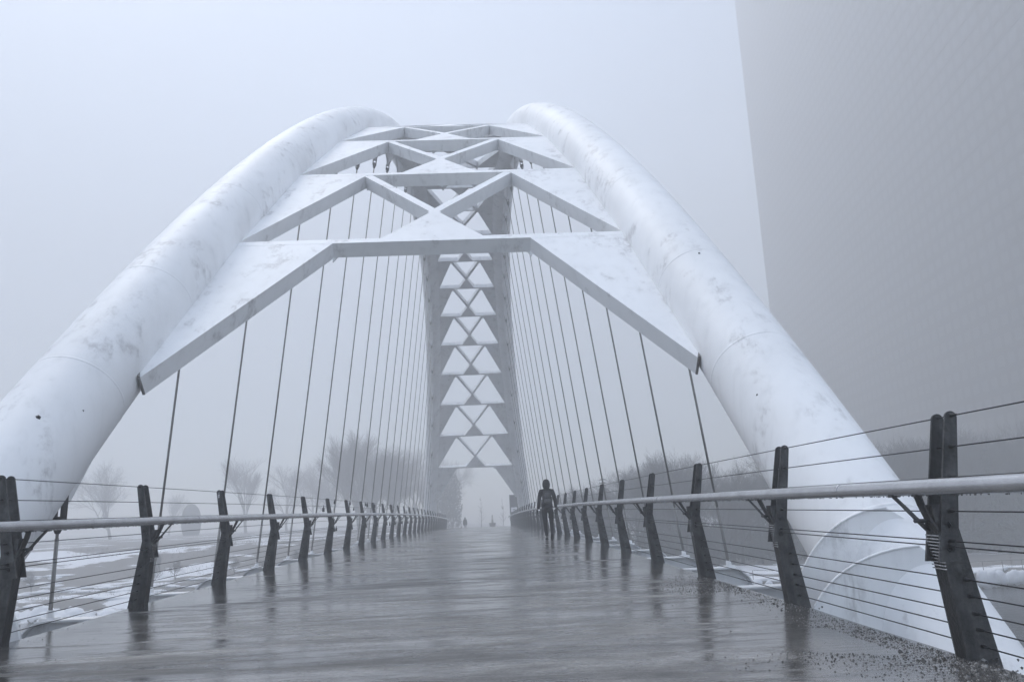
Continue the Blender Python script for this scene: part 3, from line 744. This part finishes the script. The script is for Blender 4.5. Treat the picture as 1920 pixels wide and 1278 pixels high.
def gen_conifer(seed, h):
    rnd = random.Random(seed); tr = MB(); tr.tube([(0,0,-.4),(0,0,h*.5),(0,0,h)], [h*.018, h*.011, .01], 6); cr = MB()
    z = h*.1
    while z < h*.985:
        f = 1-z/h; L = (h*.21*f**.85+.12)*(0.8+.35*rnd.random()); nb = 7+int(5*f)
        for k in range(nb):
            a = 2*pi*(k+rnd.random())/nb; l_ = L*(.7+.45*rnd.random()); dr = -.28-.25*rnd.random()
            m = max(3, int(l_*4))
            for i in range(m):
                q = (i+.6)/m; x, y, zz = l_*q*cos(a), l_*q*sin(a), z+l_*q*dr*.9
                for s_ in (-1, 1, 0):
                    wl = .34*(1-q*.5)+.08; ca, sa = cos(a+s_*.9), sin(a+s_*.9); b = len(cr.v)
                    cr.v += [(x, y, zz+.03), (x+wl*ca-.05*sa, y+wl*sa+.05*ca, zz-.07-.06*rnd.random()), (x+wl*ca*1.05+.05*sa, y+wl*sa*1.05-.05*ca, zz-.1)]; cr.face((b, b+1, b+2))
        z += h*.028+.10*rnd.random()
    me = bpy.data.meshes.new('crown'); me.from_pydata(cr.v, [], cr.f); me.update(); me.materials.append(M_NEEDLE)
    return tr.mesh('trunk', M_BARK), me
CON = [gen_conifer(5, 9), gen_conifer(6, 7.5)]
def gen_shrub(seed, rx, rz, n=2600):
    rnd = random.Random(seed); tr = MB(); cr = MB()
    for k in range(7): a = rnd.random()*6.28; tr.tube([(0,0,-.2),(rx*.3*cos(a), rx*.3*sin(a), rz*.7),(rx*.5*cos(a), rx*.5*sin(a), rz*1.3)], [.05,.03,.01], 4, cap=False)
    for k in range(n):
        a = rnd.random()*6.283; c = rnd.uniform(-.9, 1); rr = (rnd.random()**.35)*(1+.25*mnoise.noise(Vector((cos(a)*1.5, sin(a)*1.5, c*2+seed))))
        s = sqrt(max(0, 1-c*c*.8)); p = Vector((rx*rr*s*cos(a), rx*rr*s*sin(a), rz+rz*c*rr)); b = len(cr.v); e1 = Vector((rnd.gauss(0,1), rnd.gauss(0,1), rnd.gauss(0,1))).normalized()*.17; e2 = Vector((rnd.gauss(0,1), rnd.gauss(0,1), rnd.gauss(0,1))).normalized()*.12
        cr.v += [tuple(p), tuple(p+e1), tuple(p+e1+e2), tuple(p+e2)]; cr.face((b, b+1, b+2, b+3))
    me = bpy.data.meshes.new('crown'); me.from_pydata(cr.v, [], cr.f); me.update(); me.materials.append(M_LEAF)
    return tr.mesh('trunk', M_BARK), me
SHR = [gen_shrub(21, 1.7, 1.7), gen_shrub(22, 1.3, 2.6)]
def plant(kind, meshes, x, y, s, label, cat, group=None, sz=None, zoff=0, rot=None):
    z = far_z(x, y)+zoff
    t = empty(kind, (x, y, z), label=label, cat=cat, group=group); t.rotation_euler = (0, 0, rnd.random()*6.28 if rot is None else rot); t.scale = (s, s, sz or s)
    link('trunk', meshes[0], t); link('crown', meshes[1], t); return t
def xat(px, y): return CX+(px-900)/1520*y
rnd = random.Random(42)
# individual left trees: (pixel column, distance, scale)
for px, y, s, v, lb in ((228, 180, 1.5, 1, 'big bare tree with forked stems, left of the nearest hanger rod, faint in the fog'),
                        (330, 225, 1.0, 2, 'faint bare tree beside the rounded shape on the left bank'),
                        (468, 180, 1.5, 2, 'tall narrow bare tree rising behind the third railing post on the left'),
                        (540, 200, 1.4, 0, 'bare spreading tree seen between the hangers left of the bridge middle'),
                        (585, 220, 1.55, 3, 'broad bare tree standing just right of the spreading one on the left bank'),
                        (625, 195, 1.2, 1, 'bare tree rising behind the left railing where the padlocks begin')):
    plant('bare_tree', TREES[v], xat(px, y), y, s, lb, 'tree')
for k in range(18):
    px = 650+rnd.random()*215; y = 145+rnd.random()*75; 
    x = xat(px, y)
    if x > -9: continue
    plant('bare_tree', TREES[k % 4], x, y, 1.1+.6*rnd.random(), 'bare foggy tree in the thicket behind the far end of the left railing', 'tree', 'thicket left of the far bridge end')
plant('evergreen_shrub', SHR[1], xat(840, 150), 150, 1.35, 'dense evergreen column of foliage left of the distant walker', 'tree', sz=2.1)
plant('evergreen_shrub', SHR[1], xat(806, 150), 150, 1.6, 'dense evergreen mass at the foot of the far left arch tube', 'tree', sz=1.6)
mb = MB(); mb.blob((0, 0, 3.4), 2.2, (1, .8, 1.95), 3, .05, 3, .8)
o = mb.build('clipped_bush', M_LEAF); o.location = (xat(369, 190), 190, -.6); tag(o, 'pale grey domed shape like a clipped bush standing alone on the left bank', 'bush')
for k, (px, y) in enumerate(((305, 84), (345, 86), (318, 90), (450, 88), (500, 85), (560, 90), (610, 87), (95, 84), (20, 88), (655, 90))):
    plant('twiggy_bush', TREES[k % 4], xat(px, y), y, .14+.07*rnd.random(), 'low twiggy leafless bush among the snow patches of the left bank', 'bush', 'twiggy bushes on the left bank', zoff=-.1)
mb = MB()
for k in range(9000):
    px = -60+900*rnd.random(); y = 74+34*rnd.random(); x = xat(px, y)
    if x > -7 or mnoise.noise(Vector((x*.13, y*.13, 6))) < .02: continue
    z = far_z(x, y); h = .12+.25*rnd.random(); a = rnd.random()*6.28; lx, ly = .12*rnd.gauss(0,1), .12*rnd.gauss(0,1); b = len(mb.v)
    mb.v += [(x-.02*cos(a), y-.02*sin(a), z-.02), (x+.02*cos(a), y+.02*sin(a), z-.02), (x+lx, y+ly, z+h)]; mb.face((b, b+1, b+2))
o = mb.build('dry_grass', M_TWIG, raw=True); tag(o, 'tufts of dead grass between the snow patches of the left bank', 'grass', kind='stuff')
# wood behind the right bank
kk = 0
for k in range(130):
    y = 84+rnd.random()*46; px = 1050+rnd.random()*1000; x = xat(px, y)
    if px < 1090 and y < 100: continue
    if x > 40 and y > 104 and x > 72: continue
    prof = .78 if px < 1150 else (1.0 if px < 1330 else (.86 if px < 1500 else 1.05))
    plant('bare_tree', TREES[k % 4], x, y, prof*(.78+.34*rnd.random()), 'bare tree in the dark foggy wood on the right bank', 'tree', 'wood on the right bank')
for k in range(34):
    px = 1560+rnd.random()*520; y = 88+rnd.random()*16; plant('bare_tree', TREES[(0, 3, 1, 3)[k % 4]], xat(px, y), y, 1.0+.25*rnd.random(), 'bare tree at the right end of the foggy wood, in front of the tower', 'tree', 'trees before the tower')
for px, y, s, v in ((1290, 82, .95, 0), (1405, 84, .85, 1), (1180, 92, 1.05, 0), (1345, 95, 1.1, 1), (1480, 90, 1.1, 0), (1700, 86, 1.2, 1), (1850, 84, 1.2, 0), (1600, 92, 1.3, 1), (1235, 98, 1.2, 1), (1120, 100, 1.1, 0)):
    x = xat(px, y)
    lb = {1290: 'snow-dulled conifer in front of the wood, left of the nearest right hanger', 1405: 'small conifer in front of the wood just left of the right arch tube'}.get(px, 'dark conifer among the bare trees of the right bank wood')
    plant('conifer', CON[v], x, y, s, lb, 'tree', None if px in (1290, 1405) else 'conifers in the right bank wood')
plant('bare_tree', TREES[2], xat(1262, 80), 80, .78, 'pale frosted bare tree standing in front of the right bank wood', 'tree')
plant('bare_tree', TREES[0], xat(1335, 80), 80, .66, 'frosted bare tree between the two small front conifers', 'tree')
for px in range(1060, 1990, 28):
    y = 86+rnd.random()*8; plant('undergrowth_bush', SHR[0], xat(px+rnd.random()*20, y), y, .95+.6*rnd.random(), 'leafless dark undergrowth bush at the foot of the right bank wood', 'bush', 'undergrowth under the right bank wood', zoff=-.5)
plant('bush', SAPL[1], xat(1868, 67), 67, .26, 'low twiggy bush behind the path railing on the right bank', 'bush')
# beyond the far bridge end
plant('young_tree', SAPL[0], xat(893, 128), 128, .95, 'thin young tree nearest the walker beyond the bridge end', 'tree')
plant('young_tree', SAPL[1], xat(933, 135), 135, 1.05, 'thin young tree right of the planter beyond the bridge end', 'tree', rot=2.1)
px_, py_ = xat(913, 122), 122.0
plr = empty('planter', (px_, py_, far_z(px_, py_)), label='round slatted planter with a pointed shrub on the path beyond the bridge', cat='planter')
for k in range(16):
    a = 2*pi*k/16; mb = MB(); mb.prism([(.36*cos(a-.17), .36*sin(a-.17), 0), (.36*cos(a+.17), .36*sin(a+.17), 0), (.32*cos(a+.17), .32*sin(a+.17), 0), (.32*cos(a-.17), .32*sin(a-.17), 0)], [(.5*cos(a-.17), .5*sin(a-.17), .95), (.5*cos(a+.17), .5*sin(a+.17), .95), (.46*cos(a+.17), .46*sin(a+.17), .95), (.46*cos(a-.17), .46*sin(a-.17), .95)]); mb.build('slat', M_CONC, plr)
mb = MB(); mb.tube([(0,0,0), (0,0,.85)], [.34, .46], 16); mb.build('soil', M_ROCK, plr)
sh = empty('pointed_shrub', (px_, py_, far_z(px_, py_)+.85), label='thin pointed shrub growing in the slatted planter', cat='shrub'); link('trunk', CON[1][0], sh); link('crown', CON[1][1], sh); sh.scale = (.17, .17, .17)
# sign board at the far right end of the railing
sg = empty('sign_board', (3.95, 88.5, D(88.5)), label='dark sign board with a small white notice at the far right end of the railing', cat='sign')
mb = MB(); mb.box(-.62, .62, -.03, .03, 1.35, 3.25); mb.build('board', M_SIGN, sg)
for s_ in (-.55, .55): mb = MB(); mb.tube([(s_, .05, -1.2), (s_, .05, 3.3)], .045, 8); mb.build('post', M_SIGN, sg)
mb = MB(); mb.box(-.48, .16, -.05, -.032, 1.45, 1.95); pn = mb.build('notice', M_PAPER, sg)
mb = MB(); mb.box(-.30, .0, -.056, -.051, 1.66, 1.75); mb.build('text_line', M_SIGN, pn)

# ------------------------------------------------------------------ right bank: quay wall, path railing, snow; left bank: rocks and snow
mb = MB(); qx = lin(14, 120, 106)
for a, b in zip(qx[:-1], qx[1:]):
    ya, yb = shore(a)-.5, shore(b)-.5
    mb.prism([(a,ya,-8),(b,yb,-8),(b,yb+1.2,-8),(a,ya+1.2,-8)], [(a,ya,-4.92),(b,yb,-4.92),(b,yb+1.2,-4.92),(a,ya+1.2,-4.92)])
o = mb.build('quay_wall', M_CONC); tag(o, 'low concrete quay wall hung with snow along the right bank of the river', 'wall')
rr_ = empty('path_railing', (0,0,0), label='thin two-bar metal railing along the snowy path on the right bank', cat='railing')
xr = 22.0; pxs = []
while xr < 75: pxs.append(xr); xr += 1.62
mb = MB(); mb.tube([(0,0,-.05),(0,0,.82)], .022, 6); pm = mb.mesh('post', M_DARK)
for x in pxs: link('post', pm, rr_, (x, shore(x)+.15, -4.86))
for h in (.82, .42):
    mb = MB(); mb.tube([(x, shore(x)+.15, -4.86+h) for x in pxs], .016, 5); mb.build('rail', M_DARK, rr_)
def snowfield(name, pts, label):
    mb = MB()
    for k, (x, y, z, r, sx, sy, sz) in enumerate(pts): mb.blob((x, y, z), r, (sx, sy, sz), k, .22, 2, 1.1)
    o = mb.build(name, M_SNOW, raw=True); tag(o, label, 'snow', kind='stuff'); return o
P = []
rnd = random.Random(8)
for k in range(200):
    x = 15+60*rnd.random(); P.append((x, shore(x)-.55-.10*rnd.random(), -5.35+.12*rnd.random(), .42, .75+.6*rnd.random(), .45, 1.15+.45*rnd.random()))
for k in range(120):
    x = 14+62*rnd.random(); P.append((x, shore(x)+.9+3.0*rnd.random(), -4.82, .9, 1.9, 1.1, .10+.08*rnd.random()))
snowfield('snow_bank', P, 'snow and ice draped over the quay wall and path of the right bank')
P = []
for k in range(90):
    px = 1150+300*rnd.random()**.8; y = 73+9*rnd.random(); x = xat(px, y); P.append((x, y, far_z(x, y)-.02, 1.0, 2.6*rnd.random()+.6, 1.0, .10+.10*rnd.random()))
snowfield('snow_patch', P, 'flat slabs of old snow on the dark ground below the right bank wood')
P = []
for k in range(150):
    px = -60+1000*rnd.random(); y = 77+18*rnd.random()**1.4; x = xat(px, y)
    if abs(x) < 9 or x > 10: continue
    if mnoise.noise(Vector((x*.12, y*.18, 2))) < -.05: continue
    P.append((x, y, far_z(x, y)-.03, .9, 1.9*rnd.random()+.6, .9, .12+.10*rnd.random()))
snowfield('snow_patch', P, 'ragged patches of old snow on the grey left bank')
P = []
for k in range(300):
    px = -60+960*rnd.random(); y = 69.0+4.2*rnd.random(); x = xat(px, y)
    if abs(x) < 6: continue
    y = shore(x)+.2+3.6*rnd.random(); P.append((x, y, far_z(x, y)-.05, .55+.45*rnd.random(), 1.1, .8, .62+.3*rnd.random()))
snowfield('snow_bank', P, 'lumpy band of snow along the left shoreline of the river')
rmesh = []
for k in range(4): mb = MB(); mb.blob((0,0,0), 1, (1,.85,.7), 50+k, .35, 2, 1.4); rmesh.append(mb.mesh('boulder', M_ROCK))
cmesh = []
for k in range(4): mb = MB(); mb.blob((0,0,.30), .93, (1,.87,.62), 50+k, .35, 2, 1.4); cmesh.append(mb.mesh('snow_cap', M_SNOW))
for k in range(46):
    px = 20+620*rnd.random(); y = 70; x = xat(px, y)
    if abs(x) < 6.5: continue
    y = shore(x)-.5+2.5*rnd.random(); s = .35+.5*rnd.random()
    t = empty('shore_boulder', (x, y, max(far_z(x, y), -6.1)+.1), label='snow-capped boulder on the left shoreline of the river', cat='rock', group='boulders along the left shoreline'); t.scale = (s, s, s); t.rotation_euler = (0, 0, rnd.random()*6)
    link('boulder', rmesh[k % 4], t); link('snow_cap', cmesh[k % 4], t)

# ------------------------------------------------------------------ tower in the fog
tw = empty('apartment_tower', (102.0, 270, -4.0), label='tall dark apartment tower dissolving in fog above the right bank', cat='building')
TWX, TWH, FL = 176, 200, 3.05; tw.rotation_euler = (0, 0, -radians(97))
mb = MB(); mb.box(0, TWX, 0, 24, -1, TWH); mb.build('wall', M_TOWER, tw)
mb = MB(); mb.box(0, TWX+.2, -.07, -.01, 0, .12); slab = mb.mesh('floor_band', M_TOWER)
for i in range(1, 65): link('floor_band', slab, tw, (0 if i % 1 == 0 else 0, 0, i*FL))
nwin = 0; pane = MB(); pane.box(0, 2.1, -.03, .0-.012, 0, 1.75); pmesh = pane.mesh('window', M_GLASS)
rest = MB()
for i in range(65):
    for j in range(54):
        x = .9+j*3.2; z = i*FL+.75
        if i < 7 : link('window', pmesh, tw, (x, 0, z))
        else: rest.box(x, x+2.1, -.03, -.012, z, z+1.75)
o = rest.build('upper_windows', M_GLASS, tw); o['kind'] = 'stuff'

# ------------------------------------------------------------------ fog
mb = MB(); mb.box(-410, 410, -160, 510, -9.3, 198.5)
hz = mb.mesh('haze', None); m = bpy.data.materials.new('fog'); m.use_nodes = True; n = m.node_tree.nodes; l = m.node_tree.links; n.clear()
mo = n.new('ShaderNodeOutputMaterial'); pv = n.new('ShaderNodeVolumePrincipled'); pv.inputs['Density'].default_value = FOG_DENSITY; pv.inputs['Color'].default_value = (.97,.98,1,1); pv.inputs['Anisotropy'].default_value = 0.0
l.new(pv.outputs[0], mo.inputs['Volume']); hz.materials.append(m)
o = link('haze', hz); tag(o, 'cold winter fog over the river', 'fog', kind='stuff')
